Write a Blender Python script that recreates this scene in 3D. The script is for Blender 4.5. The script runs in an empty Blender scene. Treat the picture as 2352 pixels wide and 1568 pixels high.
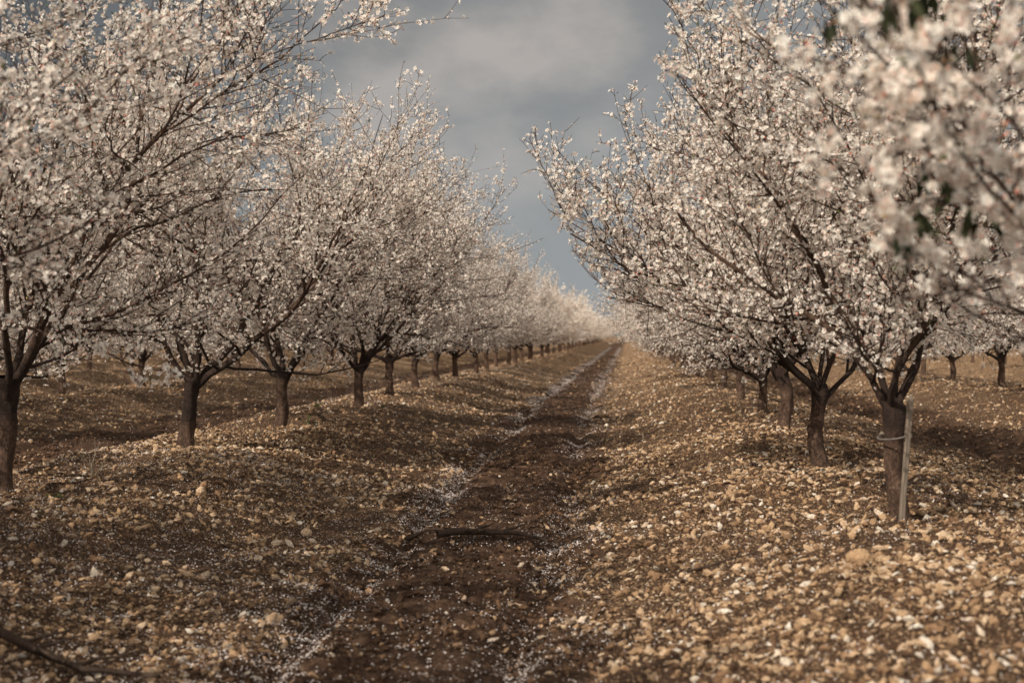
import bpy, math
import numpy as np
rng = np.random.default_rng(11)
scene = bpy.context.scene
COL = scene.collection

# ------------------------------------------------------------------ helpers
def norm(v):
    return v / np.maximum(np.linalg.norm(v, axis=-1, keepdims=True), 1e-9)

def mesh_np(name, V, polys, mats, smooth=False, attrs=None):
    me = bpy.data.meshes.new(name)
    V = np.ascontiguousarray(V, dtype=np.float32)
    me.vertices.add(len(V)); me.vertices.foreach_set("co", V.ravel())
    nl = sum(p.size for p, _ in polys); nf = sum(len(p) for p, _ in polys)
    me.loops.add(nl); me.polygons.add(nf)
    loops = np.concatenate([p.ravel() for p, _ in polys]).astype(np.int32)
    tot = np.concatenate([np.full(len(p), p.shape[1]) for p, _ in polys])
    start = np.concatenate([[0], np.cumsum(tot)[:-1]]).astype(np.int32)
    me.loops.foreach_set("vertex_index", loops)
    me.polygons.foreach_set("loop_start", start)
    me.polygons.foreach_set("material_index",
        np.concatenate([np.full(len(p), m) for p, m in polys]).astype(np.int32))
    me.polygons.foreach_set("use_smooth", np.full(nf, smooth))
    for k, a in (attrs or {}).items():
        at = me.attributes.new(k, 'FLOAT', 'POINT')
        at.data.foreach_set("value", np.asarray(a, dtype=np.float32))
    for m in mats: me.materials.append(m)
    me.update(calc_edges=True)
    return me

def add_obj(name, data, parent=None, **props):
    o = bpy.data.objects.new(name, data)
    COL.objects.link(o)
    if parent: o.parent = parent
    for k, v in props.items(): o[k] = v
    return o

def tubes(P, R, k, lump=0.0):
    M, n, _ = P.shape
    T = norm(np.gradient(P, axis=1))
    mean = norm(T.mean(1))
    ref = norm(np.cross(mean, norm(rng.normal(size=(M, 3)))))[:, None, :]
    A = norm(np.cross(T, ref)); B = np.cross(T, A)
    th = np.arange(k) / k * 2 * np.pi
    rr = np.repeat(R[:, :, None], k, 2)
    if lump:
        ph = rng.uniform(0, 6, 3)
        zi = np.linspace(0, 1, n)[None, :, None]
        rr = rr * (1 + lump * (np.sin(3 * th + ph[0] + 4 * zi) * .6 + np.sin(2 * th + ph[1] - 7 * zi) * .6 + np.sin(th * 5 + ph[2] + 15 * zi) * .35))
        rr = rr * (1 + lump * .6 * rng.normal(size=rr.shape))
    ring = P[:, :, None] + rr[..., None] * (np.cos(th)[:, None] * A[:, :, None] + np.sin(th)[:, None] * B[:, :, None])
    V = ring.reshape(-1, 3)
    m, i, j = np.meshgrid(np.arange(M), np.arange(n - 1), np.arange(k), indexing='ij')
    b = (m * n + i) * k; j2 = (j + 1) % k
    F = np.stack([b + j, b + j2, b + k + j2, b + k + j], -1).reshape(-1, 4)
    return V, F

def grow(S, D, L, R0, R1, n, wob, up):
    pts = [S]; d = norm(D)
    upv = np.zeros_like(d); upv[:, 2] = up
    for i in range(n):
        d = norm(d + wob * rng.normal(size=d.shape) + upv)
        S = S + d * (L / n)[:, None]
        pts.append(S)
    P = np.stack(pts, 1)
    t = np.linspace(0, 1, n + 1)[None]
    return P, R0[:, None] * (1 - t) + R1[:, None] * t

def spawn(P, R, cnt, t0, t1, a0, a1):
    M, n, _ = P.shape
    t = rng.uniform(t0, t1, (M, cnt)) * (n - 1)
    i = np.minimum(t.astype(int), n - 2); f = (t - i)[..., None]
    m = np.arange(M)[:, None]
    pa, pb = P[m, i], P[m, i + 1]
    pos = pa * (1 - f) + pb * f
    T = norm(pb - pa)
    rad = R[m, i] * (1 - f[..., 0]) + R[m, i + 1] * f[..., 0]
    Q = norm(np.cross(T, rng.normal(size=T.shape)))
    a = rng.uniform(a0, a1, (M, cnt))[..., None]
    D = np.cos(a) * T + np.sin(a) * Q
    return pos.reshape(-1, 3), D.reshape(-1, 3), rad.ravel(), (t / (n - 1)).ravel()

# ------------------------------------------------------------------ materials
def new_mat(name):
    m = bpy.data.materials.new(name); m.use_nodes = True
    nt = m.node_tree; nt.nodes.clear()
    out = nt.nodes.new('ShaderNodeOutputMaterial')
    return m, nt, out
def N(nt, typ, **kw):
    n = nt.nodes.new(typ)
    for k, v in kw.items(): setattr(n, k, v)
    return n
def ramp(nt, fac, stops, interp='LINEAR'):
    r = N(nt, 'ShaderNodeValToRGB'); cr = r.color_ramp; cr.interpolation = interp
    while len(cr.elements) < len(stops): cr.elements.new(0.5)
    for e, (p, c) in zip(cr.elements, stops):
        e.position = p; e.color = (*c, 1) if len(c) == 3 else c
    nt.links.new(fac, r.inputs[0]); return r.outputs[0]
def noise(nt, vec, scale, detail=4, rough=.55):
    n = N(nt, 'ShaderNodeTexNoise'); n.inputs['Scale'].default_value = scale
    n.inputs['Detail'].default_value = detail; n.inputs['Roughness'].default_value = rough
    if vec: nt.links.new(vec, n.inputs['Vector'])
    return n.outputs['Fac']
def mix(nt, fac, a, b, mode='MIX'):
    n = N(nt, 'ShaderNodeMix', data_type='RGBA', blend_type=mode)
    for s, v in ((0, fac), (6, a), (7, b)):
        if isinstance(v, (int, float)): n.inputs[s].default_value = v
        elif isinstance(v, tuple): n.inputs[s].default_value = (*v, 1)
        else: nt.links.new(v, n.inputs[s])
    return n.outputs[2]
def math_n(nt, op, a, b=0.0, clamp=False):
    n = N(nt, 'ShaderNodeMath', operation=op, use_clamp=clamp)
    for s, v in ((0, a), (1, b)):
        if isinstance(v, (int, float)): n.inputs[s].default_value = v
        else: nt.links.new(v, n.inputs[s])
    return n.outputs[0]
def bump(nt, h, strength, dist):
    b = N(nt, 'ShaderNodeBump'); b.inputs['Strength'].default_value = strength
    b.inputs['Distance'].default_value = dist; nt.links.new(h, b.inputs['Height'])
    return b.outputs[0]
def principled(nt, out, col, rough=.9, nrm=None, spec=.2):
    p = N(nt, 'ShaderNodeBsdfPrincipled')
    if isinstance(col, tuple): p.inputs['Base Color'].default_value = (*col, 1)
    else: nt.links.new(col, p.inputs['Base Color'])
    p.inputs['Roughness'].default_value = rough
    p.inputs['Specular IOR Level'].default_value = spec
    if nrm: nt.links.new(nrm, p.inputs['Normal'])
    nt.links.new(p.outputs[0], out.inputs[0]); return p

def thin_mat(name, stops, trans=.3):
    m, nt, out = new_mat(name)
    g = N(nt, 'ShaderNodeNewGeometry')
    c = ramp(nt, g.outputs['Random Per Island'], stops)
    d = N(nt, 'ShaderNodeBsdfDiffuse'); t = N(nt, 'ShaderNodeBsdfTranslucent')
    nt.links.new(c, d.inputs[0]); nt.links.new(c, t.inputs[0])
    mx = N(nt, 'ShaderNodeMixShader'); mx.inputs[0].default_value = trans
    nt.links.new(d.outputs[0], mx.inputs[1]); nt.links.new(t.outputs[0], mx.inputs[2])
    nt.links.new(mx.outputs[0], out.inputs[0]); return m
M_PETAL = thin_mat('petal', [(0, (.88, .70, .62)), (.18, (.95, .86, .78)), (.7, (.965, .925, .845)), (1, (.97, .955, .90))], .42)
M_CALYX = thin_mat('calyx', [(0, (.60, .17, .13)), (.6, (.70, .33, .24)), (1, (.47, .35, .17))], .2)
M_LEAF = thin_mat('young_leaf', [(0, (.07, .09, .035)), (.6, (.11, .13, .05)), (1, (.18, .18, .08))], .25)
M_DARKLEAF = thin_mat('old_leaf', [(0, (.022, .026, .016)), (1, (.052, .056, .030))], .1)
M_FALLEN = thin_mat('fallen_petal', [(0, (.45, .37, .34)), (.4, (.62, .54, .50)), (1, (.80, .75, .72))], .1)

def bark(name, fork=None):
    m, nt, out = new_mat(name)
    tc = N(nt, 'ShaderNodeTexCoord')
    mp = N(nt, 'ShaderNodeMapping'); mp.inputs['Scale'].default_value = (1, 1, .6)
    nt.links.new(tc.outputs['Object'], mp.inputs[0])
    n1 = noise(nt, mp.outputs[0], 11, 6, .7); n2 = noise(nt, mp.outputs[0], 60, 5, .7)
    c = ramp(nt, n1, [(.3, (.055, .033, .024)), (.5, (.135, .080, .054)), (.7, (.29, .185, .128))])
    c = mix(nt, ramp(nt, n2, [(.42, (0, 0, 0)), (.66, (.85, .85, .85))]), c, (.036, .023, .018))
    sep = N(nt, 'ShaderNodeSeparateXYZ'); nt.links.new(tc.outputs['Object'], sep.inputs[0])
    z = math_n(nt, 'ADD', sep.outputs[2], math_n(nt, 'MULTIPLY', n1, .5))
    a, b = (.80, .98) if not fork else fork
    r = ramp(nt, math_n(nt, 'MULTIPLY', z, .5), [(a / 2, (0, 0, 0)), (b / 2, (.85, .85, .85)), (.68, (.75, .75, .75)), (.9, (.12, .12, .12))])
    c = mix(nt, r, c, (.024, .015, .012))
    h = math_n(nt, 'ADD', n1, math_n(nt, 'MULTIPLY', n2, .8))
    principled(nt, out, c, .85, bump(nt, h, 1.0, .05), .25)
    return m
M_BARK = bark('bark')
M_BARKDARK = bark('blackened_bark', (.5, .56))

# ------------------------------------------------------------------ terrain
def vnoise(x, y, seed):
    g = np.random.default_rng(seed).uniform(-1, 1, (257, 257))
    xi = np.floor(x).astype(int); yi = np.floor(y).astype(int)
    fx = x - xi; fy = y - yi
    fx = fx * fx * (3 - 2 * fx); fy = fy * fy * (3 - 2 * fy)
    a = g[xi % 256, yi % 256]; b = g[(xi + 1) % 256, yi % 256]
    c = g[xi % 256, (yi + 1) % 256]; d = g[(xi + 1) % 256, (yi + 1) % 256]
    return (a * (1 - fx) + b * fx) * (1 - fy) + (c * (1 - fx) + d * fx) * fy
def sstep(a, b, x):
    t = np.clip((x - a) / (b - a), 0, 1); return t * t * (3 - 2 * t)
ROW, PER = 2.05, 7.15
def path_c(y): return -1.20 - .38 * sstep(7, 38, y)
def rut_mask(x, y):
    c = path_c(y) + .05 * vnoise(y * .5, y * 0 + 3.3, 5)
    per = (x - c + PER / 2) % PER - PER / 2
    w = .14 + .05 * vnoise(y * 1.3, x * 0, 6)
    return np.exp(-((np.abs(per) - .64) / w) ** 2)
def path_mask(x, y):
    per = (x - path_c(y) + PER / 2) % PER - PER / 2
    e = .28 * vnoise(x * .9, y * .9, 21) + .20 * vnoise(x * 3, y * 3, 22)
    return 1 - sstep(.50, 1.20, np.abs(per) + e)
def height(x, y):
    d = np.abs(((x - ROW) / PER + .5) % 1 - .5) * PER
    amp = 1 - sstep(60, 100, np.abs(x)) * 1.0
    z = -.40 * sstep(.4, 2.55, d) * amp - .40 * (1 - amp)
    near = np.exp(-np.maximum(y - 30, 0) / 60)
    z = z + near * (.05 * vnoise(x * .7, y * .55, 1) + .035 * vnoise(x * 2.3, y * 2.3, 2) + .024 * vnoise(x * 6, y * 6, 3))
    z = z + near * .018 * vnoise(x * 14, y * 14, 4)
    z = z - .10 * rut_mask(x, y) * near
    return z

def axis(lo, hi, step, g, lim):
    a = list(np.arange(lo, hi, step)); s = step; v = a[-1]; up = []
    while v < lim[1]: s *= g; v += s; up.append(v)
    s = step; v = lo; dn = []
    while v > lim[0]: s *= g; v -= s; dn.append(v)
    return np.array(dn[::-1] + a + up)
gx = axis(-9, 5, .045, 1.03, (-2500, 2500))
gy = axis(3, 22, .045, 1.011, (-60, 4000))
X, Y = np.meshgrid(gx, gy, indexing='ij')
Z = height(X, Y)
V = np.stack([X, Y, Z], -1).reshape(-1, 3)
nx, ny = len(gx), len(gy)
ii, jj = np.meshgrid(np.arange(nx - 1), np.arange(ny - 1), indexing='ij')
b = ii * ny + jj
F = np.stack([b, b + ny, b + ny + 1, b + 1], -1).reshape(-1, 4)

M_GROUND, nt, out = new_mat('stony_soil')
geo = N(nt, 'ShaderNodeNewGeometry'); pos = geo.outputs['Position']
at = N(nt, 'ShaderNodeAttribute', attribute_name='path'); pm = at.outputs['Fac']
af = N(nt, 'ShaderNodeAttribute', attribute_name='stony'); fm = af.outputs['Fac']
n_big = noise(nt, pos, .8, 5, .6); n_med = noise(nt, pos, 7, 6, .65); n_fine = noise(nt, pos, 60, 6, .7)
soil = ramp(nt, n_fine, [(.3, (.020, .011, .008)), (.5, (.064, .036, .023)), (.7, (.19, .112, .068))])
soil = mix(nt, .5, soil, ramp(nt, n_med, [(.3, (.026, .015, .010)), (.7, (.135, .078, .047))]))
def vor(scale):
    v = N(nt, 'ShaderNodeTexVoronoi'); v.inputs['Scale'].default_value = scale
    nt.links.new(pos, v.inputs['Vector'])
    return v.outputs['Distance'], v.outputs['Color']
d1, c1 = vor(30); d2, c2 = vor(58)
tan = [(0, (.12, .070, .040)), (.4, (.33, .205, .118)), (.75, (.51, .345, .205)), (1, (.67, .53, .38))]
s1 = ramp(nt, c1, tan); s2 = ramp(nt, c2, tan)
keep = ramp(nt, n_big, [(.3, (.27, .27, .27)), (.7, (.43, .43, .43))])
keep = math_n(nt, 'ADD', keep, math_n(nt, 'MULTIPLY', fm, .24))
kp = math_n(nt, 'MULTIPLY', keep, math_n(nt, 'SUBTRACT', 1.0, math_n(nt, 'MULTIPLY', pm, .6)))
f1 = math_n(nt, 'MULTIPLY', math_n(nt, 'SUBTRACT', kp, d1), 10, True)
f2 = math_n(nt, 'MULTIPLY', math_n(nt, 'SUBTRACT', kp, d2), 8, True)
c = mix(nt, f2, soil, s2); c = mix(nt, f1, c, s1)
hgt = math_n(nt, 'ADD', math_n(nt, 'ADD', math_n(nt, 'MULTIPLY', f1, .6), math_n(nt, 'MULTIPLY', f2, .35)), math_n(nt, 'MULTIPLY', n_fine, .9))
principled(nt, out, c, .9, bump(nt, hgt, 1.0, .025), .15)
add_obj('ground', mesh_np('ground', V, [(F, 0)], [M_GROUND], True, {'path': path_mask(X, Y).ravel(), 'stony': sstep(18, 70, Y).ravel()}), kind='structure', label='stony brown orchard soil ridged along the tree rows', category='ground')

M_TRACK, nt, out = new_mat('packed_mud')
geo = N(nt, 'ShaderNodeNewGeometry'); pos = geo.outputs['Position']
a1 = noise(nt, pos, 5, 6, .65); a2 = noise(nt, pos, 38, 6, .75)
c = ramp(nt, math_n(nt, 'MULTIPLY', math_n(nt, 'ADD', a1, a2), .5), [(.36, (.030, .016, .010)), (.5, (.118, .064, .039)), (.64, (.34, .21, .132))])
principled(nt, out, c, .85, bump(nt, a2, 1.0, .08), .2)
ty = gy[(gy > 2) & (gy < 420)]; NT = 56; tx = np.linspace(-.95, .95, NT)
TY = np.repeat(ty[None], NT, 0)
e = .16 * vnoise(TY * 1.1, TY * 0 + 9, 31) + .12 * vnoise(TY * 4, TY * 0 + 2, 32)
TX = path_c(TY) + tx[:, None] * (1 + e)
edge = np.abs(tx[:, None]) / .95
TZ = height(TX, TY) + .006 + .040 * vnoise(TX * 9, TY * 9, 81) * (TY < 60) + .030 * vnoise(TX * 19, TY * 19, 82) * (TY < 40) - .050 * sstep(.4, 1.0, edge) - .02 * (edge > .97)
b = (np.arange(NT - 1)[:, None] * len(ty) + np.arange(len(ty) - 1)[None])
TF = np.stack([b, b + len(ty), b + len(ty) + 1, b + 1], -1).reshape(-1, 4)
add_obj('dirt_path', mesh_np('dirt_path', np.stack([TX, TY, TZ], -1).reshape(-1, 3), [(TF, 0)], [M_TRACK], True), kind='structure', label='muddy tractor track between two rows of trees', category='path')

hx = np.linspace(-2200, 2200, 200); hp = []
for r, (yy, s) in enumerate([(1500, 0), (1650, .7), (1800, 1), (2100, .6)]):
    hp.append(np.stack([hx, np.full(200, yy), -3 + s * (14 + 9 * vnoise(hx / 300, hx * 0, 41) + 4 * vnoise(hx / 90, hx * 0, 42))], -1))
HV = np.concatenate(hp); b = (np.arange(3)[:, None] * 200 + np.arange(199)[None])
M_HILL, nt, out = new_mat('hill'); geo = N(nt, 'ShaderNodeNewGeometry')
principled(nt, out, ramp(nt, noise(nt, geo.outputs['Position'], .01, 5), [(.35, (.07, .09, .09)), (.65, (.12, .14, .14))]))
add_obj('hill', mesh_np('hill', HV, [(np.stack([b, b + 1, b + 201, b + 200], -1).reshape(-1, 4), 0)], [M_HILL], True), kind='structure', label='low hazy hills beyond the orchard', category='hill')

# ------------------------------------------------------------------ stones
def ico(sub):
    import bmesh
    bm = bmesh.new()
    if sub == 0:
        return (np.array([[1, 0, 0], [0, 1, 0], [-1, 0, 0], [0, -1, 0], [0, 0, 1.]]), np.array([[0, 1, 4], [1, 2, 4], [2, 3, 4], [3, 0, 4]]))
    bmesh.ops.create_icosphere(bm, subdivisions=sub, radius=1)
    v = np.array([x.co[:] for x in bm.verts]); f = np.array([[q.index for q in x.verts] for x in bm.faces]); bm.free()
    return v, f
def stone_mat(name, stops):
    m, nt, out = new_mat(name)
    a = N(nt, 'ShaderNodeAttribute', attribute_name='rnd'); geo = N(nt, 'ShaderNodeNewGeometry')
    n = noise(nt, geo.outputs['Position'], 90, 5, .7)
    c = ramp(nt, a.outputs['Fac'], stops)
    c = mix(nt, ramp(nt, n, [(.44, (0, 0, 0)), (.68, (.85, .85, .85))]), c, (.11, .063, .038))
    principled(nt, out, c, .9, bump(nt, n, .8, .012), .15); return m
M_STONE = stone_mat('tan_stone', [(0, (.030, .017, .011)), (.34, (.085, .048, .029)), (.50, (.27, .16, .09)), (.70, (.50, .33, .19)), (.90, (.67, .50, .34)), (1, (.82, .75, .65))])
def scatter(n, y0, y1):
    y = np.sqrt(rng.uniform(y0 ** 2, y1 ** 2, n)) if y0 > 8 else rng.uniform(y0, y1, n)
    return rng.uniform(-(.50 * y + 1.5), .33 * y + 1.8), y
def stones(n, y0, y1, sub, smin, smax):
    x, y = scatter(n, y0, y1)
    s = smin + (smax - smin) * rng.uniform(0, 1, n) ** 3.8
    pmk = path_mask(x, y)
    keep = rng.uniform(size=n) > .2 * pmk
    keep &= (vnoise(x * 1.2, y * 1.2, 61) + .9 > rng.uniform(0, 1, n))
    x, y, s, pmk = x[keep], y[keep], s[keep], pmk[keep]; n = len(x)
    s = np.where(pmk > .5, np.minimum(s * 1.15, smin + .6 * (smax - smin)), s)
    v, f = ico(sub); K = len(v)
    sc = np.stack([s * rng.uniform(.8, 1.7, n), s * rng.uniform(.55, 1.0, n), s * rng.uniform(.35, .8, n)], -1)
    T = np.stack([v * (1 + .25 * np.sin(v[:, [1, 2, 0]] * rng.uniform(1.5, 3.5) + rng.uniform(0, 6)) + rng.uniform(-.3, .3, (K, 1))) for _ in range(24)])
    P = T[rng.integers(0, 24, n)] * sc[:, None]
    tilt = rng.normal(0, .5, n); ct, st = np.cos(tilt)[:, None], np.sin(tilt)[:, None]
    P = np.stack([P[..., 0] * ct - P[..., 2] * st, P[..., 1], P[..., 0] * st + P[..., 2] * ct], -1)
    a = rng.uniform(0, 6.28, n); ca, sa = np.cos(a)[:, None], np.sin(a)[:, None]
    P = np.stack([P[..., 0] * ca - P[..., 1] * sa, P[..., 0] * sa + P[..., 1] * ca, P[..., 2]], -1)
    P += np.stack([x, y, height(x, y) + .014 * (pmk > .5) + sc[:, 2] * (rng.uniform(.1, .9, n) if sub else 0)], -1)[:, None]
    Fs = (f[None] + (np.arange(n) * K)[:, None, None]).reshape(-1, 3)
    r = rng.uniform(0, 1, n)
    r = np.where((s > smax * .5) & (r < .5), r + .3, r)
    r = np.where((pmk > .4) & (rng.uniform(size=n) < .86), r * .46, r)
    return P.reshape(-1, 3), Fs, np.repeat(r, K)
parts = [stones(62000, 3.6, 8.5, 1, .005, .029), stones(92000, 8.5, 20, 1, .007, .035), stones(90000, 20, 50, 1, .012, .043), stones(70000, 50, 120, 0, .03, .07)]
o = np.cumsum([0] + [len(p[0]) for p in parts])
add_obj('gravel', mesh_np('gravel', np.concatenate([p[0] for p in parts]), [(np.concatenate([p[1] + o[i] for i, p in enumerate(parts)]), 0)], [M_STONE], False,
        {'rnd': np.concatenate([p[2] for p in parts])}), kind='stuff', label='tan pebbles and soil clods scattered over the orchard floor', category='gravel')

# ------------------------------------------------------------------ fallen petals
def petals(x, y, s):
    n = len(x); nrm = norm(np.stack([rng.normal(0, .45, n), rng.normal(0, .45, n), np.ones(n)], -1))
    u = norm(np.cross(nrm, rng.normal(size=(n, 3)))); w = np.cross(nrm, u)
    c = np.stack([x, y, height(x, y) + .014 + rng.uniform(0, .024, n)], -1)
    s = s[:, None]
    V = np.stack([c - u * s, c + w * s * .7 + nrm * s * .3, c + u * s, c - w * s * .7 + nrm * s * .2], 1).reshape(-1, 3)
    return V, np.arange(n * 4).reshape(-1, 4)
x, y = scatter(140000, 3.6, 16); x2, y2 = scatter(110000, 16, 60)
yr = np.concatenate([rng.uniform(4, 18, 21000), rng.uniform(18, 60, 42000), rng.uniform(60, 200, 24000)])
side = np.where(rng.uniform(size=len(yr)) < .68, -1, 1)
xr = path_c(yr) + side * .66 + rng.normal(0, .13, len(yr)) + .08 * vnoise(yr * .9, yr * 0, 75)
clump = (vnoise(xr * 2.0, yr * .9, 71) + .8 * vnoise(xr * 9, yr * 6, 76)) > 0
xr, yr = xr[clump], yr[clump]
x = np.concatenate([x, x2]); y = np.concatenate([y, y2])
dens = np.clip(.42 + .5 * vnoise(x * .8, y * .5, 72) + .3 * (x < -.2), .05, 1) * (1 - .55 * (x > -.1))
dens *= np.clip(.7 + .8 * vnoise(x * 5, y * 5, 73), .15, 1)
k = rng.uniform(size=len(x)) < dens
x, y = np.concatenate([x[k], xr]), np.concatenate([y[k], yr])
V, F = petals(x, y, rng.uniform(.0045, .009, len(x)) * (1 + (y > 20) * .4 + (y > 60) * .8))
add_obj('fallen_petals', mesh_np('fallen_petals', V, [(F, 0)], [M_FALLEN]), kind='stuff', label='white almond petals littering the soil and wheel ruts', category='petals')

# ------------------------------------------------------------------ trees
def flower_mesh(P, Nn, size, near=False):
    n = len(P)
    u = norm(np.cross(Nn, rng.normal(size=(n, 3)))); w = np.cross(Nn, u)
    tmpl = []
    for q in range(5):
        a = q * 2 * np.pi / 5
        for (r, da, z) in ((.10, 0, 0), (.68, -.50, .20), (1.0, -.16, .30), (1.0, .16, .34), (.68, .50, .20)) if near else ((.1, 0, 0), (.74, -.56, .16), (1.0, 0, .34), (.74, .56, .22)):
            tmpl.append((r * math.cos(a + da), r * math.sin(a + da), z))
    t = np.array(tmpl); K = len(t); kk = K // 5
    V = P[:, None] + size[:, None, None] * (t[None, :, :1] * u[:, None] + t[None, :, 1:2] * w[:, None] + t[None, :, 2:] * Nn[:, None])
    F = np.arange(n * K).reshape(-1, kk)
    return V.reshape(-1, 3), F
def far_flower(P, Nn, size):
    n = len(P); u = norm(np.cross(Nn, rng.normal(size=(n, 3)))); w = np.cross(Nn, u); s = size[:, None]
    V = np.stack([P - u * s, P - w * s + Nn * s * .3, P + u * s, P + w * s * .9 + Nn * s * .3], 1).reshape(-1, 3)
    return V, np.arange(n * 4).reshape(-1, 4)
def diamonds(P, D, L, W):
    n = len(P); u = norm(np.cross(D, rng.normal(size=(n, 3)))); L = L[:, None]; W = W[:, None]
    m = P + D * L * .5
    V = np.stack([P, m + u * W, P + D * L, m - u * W], 1).reshape(-1, 3)
    return V, np.arange(n * 4).reshape(-1, 4)

def build_tree(idx, H=6.0, Rad=3.3, fork=.8, keep=None, far=False, near=False, lean=(0, 0), dens=1.0, dark=False, az0=None, nsc=None, thick=1.0, limb=1.0, extra=None, elmin=.5, bloom=.78, droop=-.25):
    tx = np.linspace(0, 1, 16)
    bend = rng.normal(0, .05, 2)
    tp = np.stack([lean[0] * tx + bend[0] * np.sin(tx * 3.1) + .014 * np.sin(tx * 9 + idx), lean[1] * tx + bend[1] * np.sin(tx * 3.1), -.15 + (fork + .2) * tx], -1)[None]
    tr = thick * np.interp(tx, [0, .16, .3, .75, .92, 1], [.130, .098, .085, .078, .100, .072])[None]
    TVs, TFs, off = [], [], 0
    def addt(P, R, k, lump=0):
        nonlocal off
        v, f = tubes(P, R, k, lump); TVs.append(v); TFs.append(f + off); off += len(v)
    addt(tp, tr, 16, .10)
    top = tp[0, -1] - np.array([0, 0, .08])
    ns = nsc or rng.integers(5, 7)
    az = (rng.uniform(0, 6.28) if az0 is None else az0) + np.arange(ns) / ns * 2 * np.pi + rng.normal(0, .25, ns)
    el = rng.uniform(elmin, 1.15, ns)
    D = np.stack([np.cos(az) * np.cos(el), np.sin(az) * np.cos(el), np.sin(el)], -1)
    S = top + D * .02 + np.stack([0 * az, 0 * az, -rng.uniform(0, .12, ns)], -1)
    L = rng.uniform(2.1, 3.3, ns) * Rad / 3.2
    P1, R1 = grow(S, D, L, thick * limb * rng.uniform(.034, .050, ns), np.full(ns, .009), 16, .14, .045)
    if near: P1, R1 = P1[:0], R1[:0]
    if extra is not None:
        E = np.array(extra); le = np.linalg.norm(E, axis=1)
        Pe, Re = grow(np.repeat(top[None], len(E), 0), E + np.array([0, 0, .30]), le, np.full(len(E), .014 if near else .032), np.full(len(E), .003), 16, .045 if near else .07, -.006 if near else -.014)
        P1 = np.concatenate([P1, Pe]); R1 = np.concatenate([R1, Re])
    if keep is not None and not near:
        for _ in range(5):  # prune limbs back where they leave the crown's outline
            bad = ~keep(P1[:, -1])
            P1[bad] = P1[bad][:, :1] + (P1[bad] - P1[bad][:, :1]) * .82
    ns = len(P1)
    R1[:, 0] *= 1.25
    addt(P1, R1, 9, .08)
    env = np.array([Rad, Rad, (H - .6) / 2]); cen = np.array([lean[0], lean[1], .6 + (H - .75) / 2])
    def inside(P, s=1.0, jit=.07):
        q = (P - cen) / env
        rr = (np.abs(q) ** 2.4).sum(-1) ** .5
        ok = (rr < s * (1 + jit * rng.normal(size=rr.shape))) & (P[..., 2] > fork + .0)
        if keep is not None: ok &= keep(P)
        return ok
    s, d, r, t = spawn(P1, R1, 14 if not near else 8, .10 if not near else .30, .98, .4, 1.25)
    e = P1[:, -1]; s = np.concatenate([s, e]); d = np.concatenate([d, norm(P1[:, -1] - P1[:, -2])]); r = np.append(r, np.full(ns, .009)); t = np.append(t, np.ones(ns))
    d[:, 2] += rng.uniform(-.45, .4, len(d)); d[:, 2] = np.maximum(d[:, 2], droop)
    L = rng.uniform(1.0, 2.6, len(s)) * (1.1 - .25 * t) * (.30 if near else 1)
    P2, R2 = grow(s, d, L, np.minimum(r * .6, .019 * thick) * (.6 + .4 * limb), np.full(len(s), .0038), 10, .12, .032)
    k = inside(P2[:, -1], 1.06); P2, R2 = P2[k], R2[k]
    addt(P2, R2, 6)
    a = spawn(P2, R2, 14 if not near else 3, .1, 1, .3, 1.1); b2 = spawn(P1[:, 2:], R1[:, 2:], 13 if not near else 6, .03 if not near else .2, 1, .5, 1.4)
    s, d, r = [np.concatenate([a[i], b2[i]]) for i in range(3)]
    d[:, 2] += rng.uniform(-.4, .6, len(d))
    whip = rng.uniform(size=len(s)) < .12
    L = rng.uniform(.25, .85, len(s)) * np.where(whip, 1.7, 1) * (.35 if near else 1)
    P3, R3 = grow(s, d, L, np.minimum(r * .7, .0068), np.full(len(s), .0019), 7, .10, .03)
    k = inside(P3[:, -1], 1.08) | (whip & inside(P3[:, -1], 1.20)); P3, R3 = P3[k], R3[k]
    addt(P3, R3, 4 if not far else 3)
    a = spawn(P3, R3, 6 if not near else 2, .08, 1, .5, 1.2); b2 = spawn(P2, R2, 10 if not near else 5, .12, 1, .6, 1.4)
    s, d, r = [np.concatenate([a[i], b2[i]]) for i in range(3)]
    d[:, 2] += .2
    L = rng.uniform(.05, .28, len(s)) * (rng.uniform(size=len(s)) ** .5) * (.5 if near else 1)
    P4, R4 = grow(s, d, L, np.full(len(s), .0036), np.full(len(s), .0016), 3, .12, .0)
    k = P4[:, -1, 2] > fork - .12
    if keep is not None: k &= keep(P4[:, -1])
    P4, R4 = P4[k], R4[k]
    if not far: addt(P4, R4, 3)
    TV = np.concatenate(TVs); TF = np.concatenate(TFs)
    trunk = mesh_np('trunk_%d' % idx, TV, [(TF, 0)], [M_BARKDARK if dark else M_BARK], True)
    c3 = int(16 * dens) if not far else 10
    c4 = int(round(5 * dens)) if not far else 3
    f3 = spawn(P3, R3, c3, .06, 1, .9, 1.6); f4 = spawn(P4, R4, c4, .2, 1, .5, 1.5)
    FP = np.concatenate([f3[0], f4[0]]); FD = np.concatenate([f3[1], f4[1]])
    q = vnoise(FP[:, 0] * 1.7 + FP[:, 2], FP[:, 1] * 1.7 + FP[:, 2] * .8, 90 + idx)
    q2 = vnoise(FP[:, 0] * 9 + FP[:, 2] * 6, FP[:, 1] * 9 - FP[:, 2] * 7, 190 + idx)
    top_thin = 1 - .35 * np.clip((FP[:, 2] - (H - 1.3)) / 1.3, 0, 1)
    k = rng.uniform(size=len(FP)) < np.clip(bloom + .4 * q + (.5 if not near else .9) * q2, .08 if not near else 0, 1) * top_thin
    FP, FD = FP[k], FD[k]
    FP = FP + FD * rng.uniform(.008, .030, len(FP))[:, None]
    u = rng.uniform(size=len(FP))
    isf = u < .84; isb = (u >= .84) & (u < .93); isl = u >= .93
    nf = isf.sum()
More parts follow.
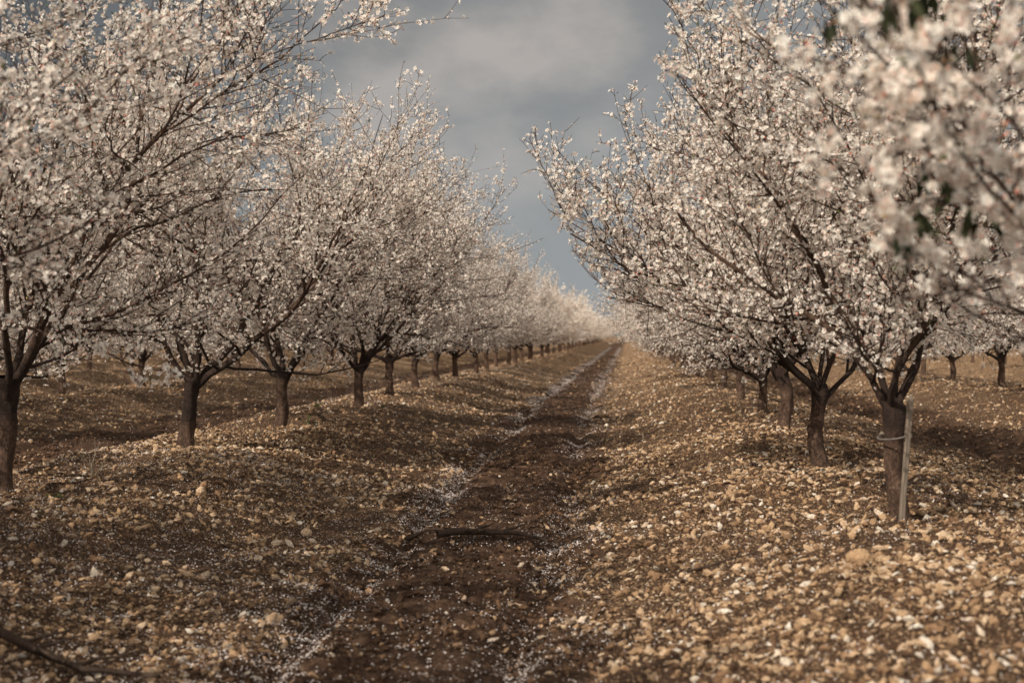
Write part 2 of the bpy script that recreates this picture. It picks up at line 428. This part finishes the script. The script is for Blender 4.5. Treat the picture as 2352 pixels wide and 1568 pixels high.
    FN = norm(FD[isf] + .35 * rng.normal(size=(nf, 3)))
    if far: V1, F1 = far_flower(FP[isf], FN, rng.uniform(.030, .045, nf))
    elif near: V1, F1 = flower_mesh(FP[isf], FN, rng.uniform(.018, .024, nf), True)
    else: V1, F1 = flower_mesh(FP[isf], FN, rng.uniform(.0150, .0228, nf), False)
    sc = 1.3 if far else 1
    hc = rng.uniform(size=nf) < .5
    Vc, Fc = diamonds((FP[isf] - FD[isf] * .012)[hc], FD[isf][hc], np.full(hc.sum(), .022 * sc), np.full(hc.sum(), .0045 * sc))
    nb = isb.sum(); Vb, Fb = diamonds(FP[isb], FD[isb], np.full(nb, .021 * sc), np.full(nb, .007 * sc))
    nl = isl.sum(); Vl, Fl = diamonds(FP[isl], norm(FD[isl] + [0, 0, .5]), rng.uniform(.02, .045, nl), rng.uniform(.004, .008, nl))
    Vs = [V1, Vc, Vb, Vl]; Fs = [F1, Fc, Fb, Fl]; ms = [0, 1, 1, 2]
    if near:
        jj_ = rng.choice(len(P4), 30); nd = 30 * 5; j = np.repeat(jj_, 5)
        Dd = norm(np.stack([rng.normal(0, .3, nd), rng.normal(0, .3, nd), -np.ones(nd)], -1))
        Vd, Fd = diamonds(P4[j, -1] + rng.normal(0, .015, (nd, 3)), Dd, rng.uniform(.08, .13, nd), rng.uniform(.012, .018, nd))
        Vs.append(Vd); Fs.append(Fd); ms.append(3)
    o = np.cumsum([0] + [len(v) for v in Vs])
    crown = mesh_np('crown_%d' % idx, np.concatenate(Vs), [(f + o[i], ms[i]) for i, f in enumerate(Fs)], [M_PETAL, M_CALYX, M_LEAF, M_DARKLEAF])
    print('tree', idx, 'L2', len(P2), 'L3', len(P3), 'L4', len(P4), 'flowers', nf)
    return trunk, crown

count = 0
def place(meshes, x, y, rot=0, sc=1.0, label='almond tree in full white blossom on a stony ridge'):
    global count
    e = add_obj('almond_tree', None, None, label=label, category='tree', group='almond trees planted in long rows')
    e.empty_display_size = .3
    e.location = (x, y, float(height(np.array([x]), np.array([y]))[0])); e.rotation_euler = (0, 0, rot); e.scale = (sc, sc, sc)
    for nm, me in zip(('trunk', 'crown'), meshes):
        add_obj(nm, me, e)
    count += 1
    return e

shared = [build_tree(i, H=5.8 + .15 * rng.normal(), fork=rng.uniform(.70, .85), Rad=3.1) for i in range(5)]
farv = [build_tree(20 + i, H=5.8, Rad=3.0, fork=rng.uniform(.65, .8), far=True, bloom=.84) for i in range(4)]

place(build_tree(40, H=6.7, Rad=3.5, lean=(.08, 0), fork=.95, elmin=.6, bloom=.70), -5.26, 11.58, label='almond tree with leaning trunk and low spreading blossoming limbs')
place(build_tree(41, H=7.3, Rad=3.6, lean=(.10, 0), fork=.8, dark=True, elmin=.6, keep=lambda P: P[..., 0] < 3.4 - .45 * np.maximum(P[..., 2] - 3.2, 0)), -5.13, 16.3, label='blossoming almond tree with blackened upper trunk')
place(build_tree(42, H=6.3, Rad=3.6, fork=.75, lean=(.03, 0), extra=[(2.6, .4, 2.2)], keep=lambda P: P[..., 0] < 3.3 - .6 * np.maximum(P[..., 2] - 3.3, 0)), -5.02, 20.4)
place(build_tree(43, H=6.1, Rad=3.7, fork=.75, lean=(.06, 0), extra=[(2.9, -.4, 2.4)], keep=lambda P: (P[..., 0] < 3.4 - .5 * np.maximum(P[..., 2] - 3.8, 0)) & (P[..., 2] > .7 + .9 * np.maximum(P[..., 0] - 2, 0))), -4.84, 25.1)
place(shared[0], -5.1, 30.3, 1.0, .98); place(shared[1], -5.2, 35.0, 2.2, .98)
place(build_tree(50, H=5.7, fork=.85, thick=.82, limb=.7, elmin=.75, nsc=6, droop=-.5, lean=(-.06, 0), keep=lambda P: (P[..., 0] > -1.75) & (P[..., 2] > .85 + .5 * np.maximum(-P[..., 0] - .9, 0))), 1.95, 10.42, label='almond tree in blossom tied to a wooden stake')
place(build_tree(51, H=5.3, Rad=3.6, fork=.80, thick=.92, limb=.75, elmin=.75, nsc=6, droop=-.5, lean=(.0, 0), extra=[(-2.6, -.4, 2.1), (-2.3, .3, 2.1)],
      keep=lambda P: (P[..., 0] > -3.2 + 1.4 * sstep(3.3, 4.0, P[..., 2])) & (P[..., 2] > .8 + 1.5 * np.maximum(-P[..., 0] - 1.6, 0))), 1.96, 14.6, label='almond tree with curved trunk in white blossom')
place(build_tree(52, H=5.4, Rad=3.5, fork=.8, limb=.85, elmin=.7, droop=-.45, keep=lambda P: (P[..., 0] > -2.8 + 1.0 * sstep(3.6, 4.5, P[..., 2])) & (P[..., 2] > .8 + 1.3 * np.maximum(-P[..., 0] - 1.7, 0))), 2.06, 19.4)
place(shared[2], 2.25, 23.8, 0.4, .88); place(shared[3], 2.25, 28.9, 3.0, .90); place(shared[4], 2.25, 34.6, 5.0, .92)
place(build_tree(60, H=5.2, Rad=3.9, near=True, dens=1.25, fork=1.0, limb=.42, bloom=.66,
      extra=[(-2.05, -1.3, 1.40), (-1.65, -1.75, 1.0), (-1.35, -1.4, .95), (-1.75, -.9, 1.55), (-1.35, -1.9, 1.25), (-1.9, -1.7, 1.35)],
      keep=lambda P: (P[..., 0] > -2.3) & (P[..., 1] > -2.1) & (P[..., 2] > .68 - .60 * P[..., 0])), 2.25, 5.7, label='almond tree with heavy blossom branches overhanging the track')
place(shared[3], -5.25, 7.0, 1.3)
place(shared[1], -5.3, 2.4, 4.1); place(shared[2], -5.2, -2.2, .6)

def row(x, y0, y1, jit=.12):
    y = y0
    while y < y1:
        m = shared if y < 75 else farv
        place(m[rng.integers(0, len(m))], x + rng.normal(0, jit), y + rng.normal(0, .2), rng.uniform(0, 6.28), rng.uniform(.88, 1.0))
        y += 4.65
row(-5.3, 39.7, 300); row(2.2, 39.3, 300)
row(-12.3, 21, 150); row(-19.45, 36, 150); row(-26.6, 50, 150); row(-33.7, 66, 150)
row(9.25, 27, 150); row(16.4, 50, 150); row(23.5, 74, 150)
print('TREES', count)

cx = []
for kx in range(-22, 20):
    xx = ROW + PER * kx
    ys = 300 if kx in (0, -1) else (150 if -5 <= kx <= 3 else 60 + abs(kx) * 9)
    for yy in np.arange(ys, 480, 6.0): cx.append((xx, yy))
for xx in np.arange(-60, 60, 3): cx.append((xx, 485))
cx = np.array(cx); n = len(cx); K = 70
pp = norm(rng.normal(size=(n, K, 3))) * rng.uniform(.5, 1, (n, K, 1)) * np.array([3.2, 3.2, 2.2]) + np.array([0, 0, 3.3])
pp[..., :2] += cx[:, None]; pp = pp.reshape(-1, 3)
nn = norm(rng.normal(size=pp.shape)); u = norm(np.cross(nn, rng.normal(size=pp.shape))); w = np.cross(nn, u)
s = rng.uniform(.16, .42, (len(pp), 1))
V = np.stack([pp - u * s, pp - w * s, pp + u * s, pp + w * s * .8], 1).reshape(-1, 3)
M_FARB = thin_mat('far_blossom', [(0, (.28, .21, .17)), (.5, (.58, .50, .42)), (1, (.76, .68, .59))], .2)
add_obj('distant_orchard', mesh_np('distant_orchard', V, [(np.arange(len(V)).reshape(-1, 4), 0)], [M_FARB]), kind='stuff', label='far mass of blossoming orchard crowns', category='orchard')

# ------------------------------------------------------------------ small things
def wood_mat(name, a, b2):
    m, nt, out = new_mat(name); tc = N(nt, 'ShaderNodeTexCoord'); mp = N(nt, 'ShaderNodeMapping'); mp.inputs['Scale'].default_value = (1, 1, .08)
    nt.links.new(tc.outputs['Object'], mp.inputs[0]); n = noise(nt, mp.outputs[0], 90, 5, .6)
    principled(nt, out, ramp(nt, n, [(.3, a), (.7, b2)]), .8, bump(nt, n, .4, .004)); return m
M_WOOD = wood_mat('weathered_wood', (.09, .07, .055), (.25, .20, .155))
M_TWIG = wood_mat('dead_twig', (.022, .015, .011), (.075, .048, .034))
def plain(name, col, r=.6):
    m, nt, out = new_mat(name); geo = N(nt, 'ShaderNodeNewGeometry')
    n = noise(nt, geo.outputs['Position'], 30, 3)
    principled(nt, out, ramp(nt, n, [(.3, tuple(v * .75 for v in col)), (.7, col)]), r); return m
M_TIE = plain('tie', (.18, .155, .14)); M_PIPE = plain('black_plastic', (.02, .02, .02), .4)

def hz(x, y): return float(height(np.array([x]), np.array([y]))[0])
sec = []
for z, s in ((-.18, .006), (-.02, .018), (.5, .019), (.91, .018), (.935, .012)):
    c = s * .25
    for a, b3 in ((-1, -1), (1, -1), (1, 1), (-1, 1)):
        for e in ((a * s, b3 * (s - c)), (a * (s - c), b3 * s)):
            sec.append((e[0], e[1] * .8, z))
V = np.array(sec)
ang = np.argsort(np.arctan2(V[:8, 1], V[:8, 0])); V = np.concatenate([V[i * 8:(i + 1) * 8][ang] for i in range(5)])
b = np.arange(4)[:, None] * 8 + np.arange(8)[None]; b2 = np.arange(4)[:, None] * 8 + (np.arange(8)[None] + 1) % 8
F = np.stack([b, b2, b2 + 8, b + 8], -1).reshape(-1, 4)
st = add_obj('tree_stake', mesh_np('tree_stake', V, [(F, 0), (np.arange(32, 40)[None], 0)], [M_WOOD]), label='weathered wooden stake supporting an almond tree trunk', category='stake')
sx, sy = 1.925, 10.20
st.location = (sx, sy, hz(sx, sy)); st.rotation_euler = (math.radians(0), math.radians(4.5), .3)
th = np.linspace(0, 2 * np.pi, 33)
P = np.stack([.090 * np.cos(th) - .040, .15 * np.sin(th) + .14, .64 + .03 * np.cos(th)], -1)[None]
v, f = tubes(P, np.full((1, 33), .006), 6)
add_obj('tree_tie', mesh_np('tree_tie', v, [(f, 0)], [M_TIE], True), st, label='pale cord binding the stake to the trunk')
P = np.array([[[0, 0, -.05], [0, 0, .05], [.004, 0, .12], [.006, 0, .19], [.006, 0, .195], [.006, 0, .24]]])
v, f = tubes(P, np.array([[.010, .010, .010, .010, .017, .015]]), 10)
pi = add_obj('irrigation_riser', mesh_np('irrigation_riser', v, [(f, 0)], [M_PIPE], True), label='short black plastic irrigation riser in the soil', category='pipe')
pi.location = (2.35, 13.0, hz(2.35, 13.0))

def stick(name, x, y, ang, L, r, label, forks=3, seed=0, lift=.03, bow=0.0):
    g = np.random.default_rng(seed); n = 14
    t = np.linspace(0, 1, n); px = (t - .5) * L; py = np.cumsum(g.normal(0, .014, n)) * L + bow * L * np.sin(t * 3.14)
    wx = x + px * math.cos(ang) - py * math.sin(ang); wy = y + px * math.sin(ang) + py * math.cos(ang)
    wz = height(wx, wy); wz = np.convolve(np.pad(wz, 2, 'edge'), np.ones(5) / 5, 'valid') + r * 1.3 + lift
    P = np.stack([wx, wy, wz], -1); o = np.array([x, y, hz(x, y)])
    v, f = tubes((P - o)[None], (r * (1 - .65 * t))[None], 8, .10); Vs, Fs = [v], [f]; off = len(v)
    for q in range(forks):
        i = g.integers(3, n - 2); a = ang + g.choice([-1, 1]) * g.uniform(.4, .9); l = L * g.uniform(.15, .35)
        tt = np.linspace(0, 1, 6); Q = P[i] + np.stack([tt * l * math.cos(a), tt * l * math.sin(a), tt * l * .16 + g.normal(0, .004, 6)], -1) - o
        v, f = tubes(Q[None], (r * .5 * (1 - .7 * tt))[None], 5); Vs.append(v); Fs.append(f + off); off += len(v)
    ob = add_obj(name, mesh_np(name, np.concatenate(Vs), [(np.concatenate(Fs), 0)], [M_TWIG], True), label=label, category='stick')
    ob.location = o
stick('fallen_branch', -1.08, 11.45, .06, .9, .034, 'dark fallen branch lying across the muddy track', 4, 7, .06, .12)
stick('fallen_branch', -1.65, 11.9, -.35, .5, .018, 'thin dark twig lying on the muddy track', 2, 2, .05, .1)
stick('fallen_branch', -2.85, 7.10, -.25, 1.1, .028, 'thick dark broken branch lying on stony soil', 5, 3, .02)
stick('fallen_branch', .62, 9.3, .15, .45, .010, 'small dark twig lying among pebbles', 2, 4)
stick('fallen_branch', -1.6, 8.0, -.9, .4, .009, 'thin twig half pressed into the mud', 2, 6)

def rock(x, y, s, label, seed):
    g = np.random.default_rng(seed); v, f = ico(4)
    d = 1 + .12 * np.sin(v @ g.normal(0, 2, 3) + 1) + .10 * np.sin(v @ g.normal(0, 3.5, 3)) + .05 * np.sin(v @ g.normal(0, 8, 3))
    v = v * d[:, None] * np.array([s, s * .8, s * .68])
    ob = add_obj('rock', mesh_np('rock', v, [(f, 0)], [M_STONE], True, {'rnd': np.full(len(v), .68 + .08 * (seed % 3))}), label=label, category='rock')
    ob.location = (x, y, hz(x, y) + s * .45); ob.rotation_euler = (0, 0, seed)
rock(-2.10, 8.35, .055, 'rounded tan stone sitting at the track edge', 1)
rock(-2.72, 11.9, .055, 'pale flat stone on the ridge slope', 2)
rock(1.33, 8.35, .075, 'brown angular rock among smaller pebbles', 3)
rock(1.45, 8.2, .05, 'small brown rock beside a larger one', 4)
rock(-3.9, 12.8, .06, 'pale stone on the ridge slope', 5)

M_STRAW = thin_mat('straw', [(0, (.30, .24, .17)), (1, (.50, .43, .33))], .2)
def tuft(name, x, y, n, h, mat, label, spread=.5, w=.004, cat='weed'):
    D = norm(np.stack([rng.normal(0, spread, n), rng.normal(0, spread, n), np.ones(n)], -1))
    S = np.stack([rng.normal(0, .02, n), rng.normal(0, .02, n), np.full(n, -.01)], -1)
    P, R = grow(S, D, rng.uniform(.4, 1, n) * h, np.full(n, w), np.full(n, w * .3), 5, .12, -.04)
    v, f = tubes(P, R, 4)
    Vs, Fs = [v], [(f, 0)]
    if mat is M_LEAF:
        s, d, r, t = spawn(P, R, 6, .2, 1, .5, 1.3); k = len(s)
        v2, f2 = diamonds(s, d, rng.uniform(.02, .05, k), rng.uniform(.006, .012, k)); Vs.append(v2); Fs.append((f2 + len(v), 0))
    ob = add_obj(name, mesh_np(name, np.concatenate(Vs), Fs, [mat]), label=label, category=cat)
    ob.location = (x, y, hz(x, y))
tuft('dry_weed', -5.0, 13.0, 10, .45, M_STRAW, 'dry pale weed stalks standing on the ridge')
for i, (x, y, h) in enumerate([(-4.75, 20.9, .16), (-4.55, 11.0, .10), (-4.4, 25.5, .16), (2.9, 15.5, .12), (-5.3, 24.0, .2)]):
    tuft('green_weed', x, y, 9, h, M_LEAF, 'small green weed sprouting from stony soil', .6, .0025)

# ------------------------------------------------------------------ light, sky
el = math.radians(39); tosun = np.array([-.66, -.75, 0]); tosun /= np.linalg.norm(tosun)
tosun = np.array([tosun[0] * math.cos(el), tosun[1] * math.cos(el), math.sin(el)])
from mathutils import Vector
sl = bpy.data.lights.new('sun', 'SUN'); sl.energy = 5.0; sl.angle = math.radians(.6); sl.color = (1, .90, .77)
so = bpy.data.objects.new('sun', sl); COL.objects.link(so)
so.rotation_euler = Vector(tosun).to_track_quat('Z', 'Y').to_euler()

w = bpy.data.worlds.new('World'); scene.world = w; w.use_nodes = True
nt = w.node_tree; nt.nodes.clear()
out = N(nt, 'ShaderNodeOutputWorld'); bg = N(nt, 'ShaderNodeBackground')
sky = N(nt, 'ShaderNodeTexSky', sky_type='NISHITA'); sky.sun_disc = False
sky.sun_elevation = el; sky.sun_rotation = math.atan2(tosun[0], tosun[1])
tc = N(nt, 'ShaderNodeTexCoord'); vec = tc.outputs['Generated']
sep = N(nt, 'ShaderNodeSeparateXYZ'); nt.links.new(vec, sep.inputs[0])
mp = N(nt, 'ShaderNodeMapping'); mp.inputs['Scale'].default_value = (1, 1, 1.9); mp.inputs['Location'].default_value = (.35, .2, .1); nt.links.new(vec, mp.inputs[0])
n1 = noise(nt, mp.outputs[0], 2.6, 6, .5); n2 = noise(nt, mp.outputs[0], 8, 6, .55)
nn_ = math_n(nt, 'ADD', math_n(nt, 'MULTIPLY', n1, .65), math_n(nt, 'MULTIPLY', n2, .35))
cl = ramp(nt, nn_, [(.36, (.235, .243, .248)), (.50, (.262, .269, .272)), (.60, (.286, .291, .293)), (.75, (.36, .355, .345))])
lf = ramp(nt, math_n(nt, 'ADD', sep.outputs[0], .5), [(.08, (.34, .37, .40)), (.40, (1, 1, 1))])
cl = mix(nt, 1.0, cl, lf, 'MULTIPLY')
vd = N(nt, 'ShaderNodeVectorMath', operation='DOT_PRODUCT'); nt.links.new(vec, vd.inputs[0]); vd.inputs[1].default_value = (-.138, .972, .185)
wp = math_n(nt, 'ADD', vd.outputs['Value'], math_n(nt, 'MULTIPLY', math_n(nt, 'SUBTRACT', n2, .5), .035))
cl = mix(nt, ramp(nt, wp, [(.991, (0, 0, 0)), (1.0, (.75, .75, .75))]), cl, (.50, .455, .42))
hzr = ramp(nt, sep.outputs[2], [(0, (.85, .85, .85)), (.10, (.45, .45, .45)), (.2, (0, 0, 0))])
cl = mix(nt, hzr, cl, (.325, .35, .366))
bk_fill = ramp(nt, math_n(nt, 'MULTIPLY', sep.outputs[1], -1.0), [(0, (1, 1, 1)), (.8, (5.4, 5.0, 4.5))])  # added fill light: sky brightened behind the camera, towards the sun's side
cl = mix(nt, 1.0, cl, bk_fill, 'MULTIPLY')
skd = mix(nt, 1.0, sky.outputs[0], (.09, .09, .09), 'MULTIPLY')
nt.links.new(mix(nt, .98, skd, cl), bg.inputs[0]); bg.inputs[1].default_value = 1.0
nt.links.new(bg.outputs[0], out.inputs[0])

# ------------------------------------------------------------------ camera
cam = bpy.data.cameras.new('camera'); co = bpy.data.objects.new('camera', cam); COL.objects.link(co)
cam.lens = 50; cam.sensor_width = 36; cam.clip_end = 8000; cam.clip_start = .05
co.location = (0, 0, 1.3); co.rotation_euler = (math.radians(90 - .25), 0, math.radians(4.62))
cam.dof.use_dof = True; cam.dof.focus_distance = 15.5; cam.dof.aperture_fstop = 2.0
scene.camera = co
scene.view_settings.view_transform = 'Standard'; scene.view_settings.look = 'None'; scene.view_settings.exposure = 0
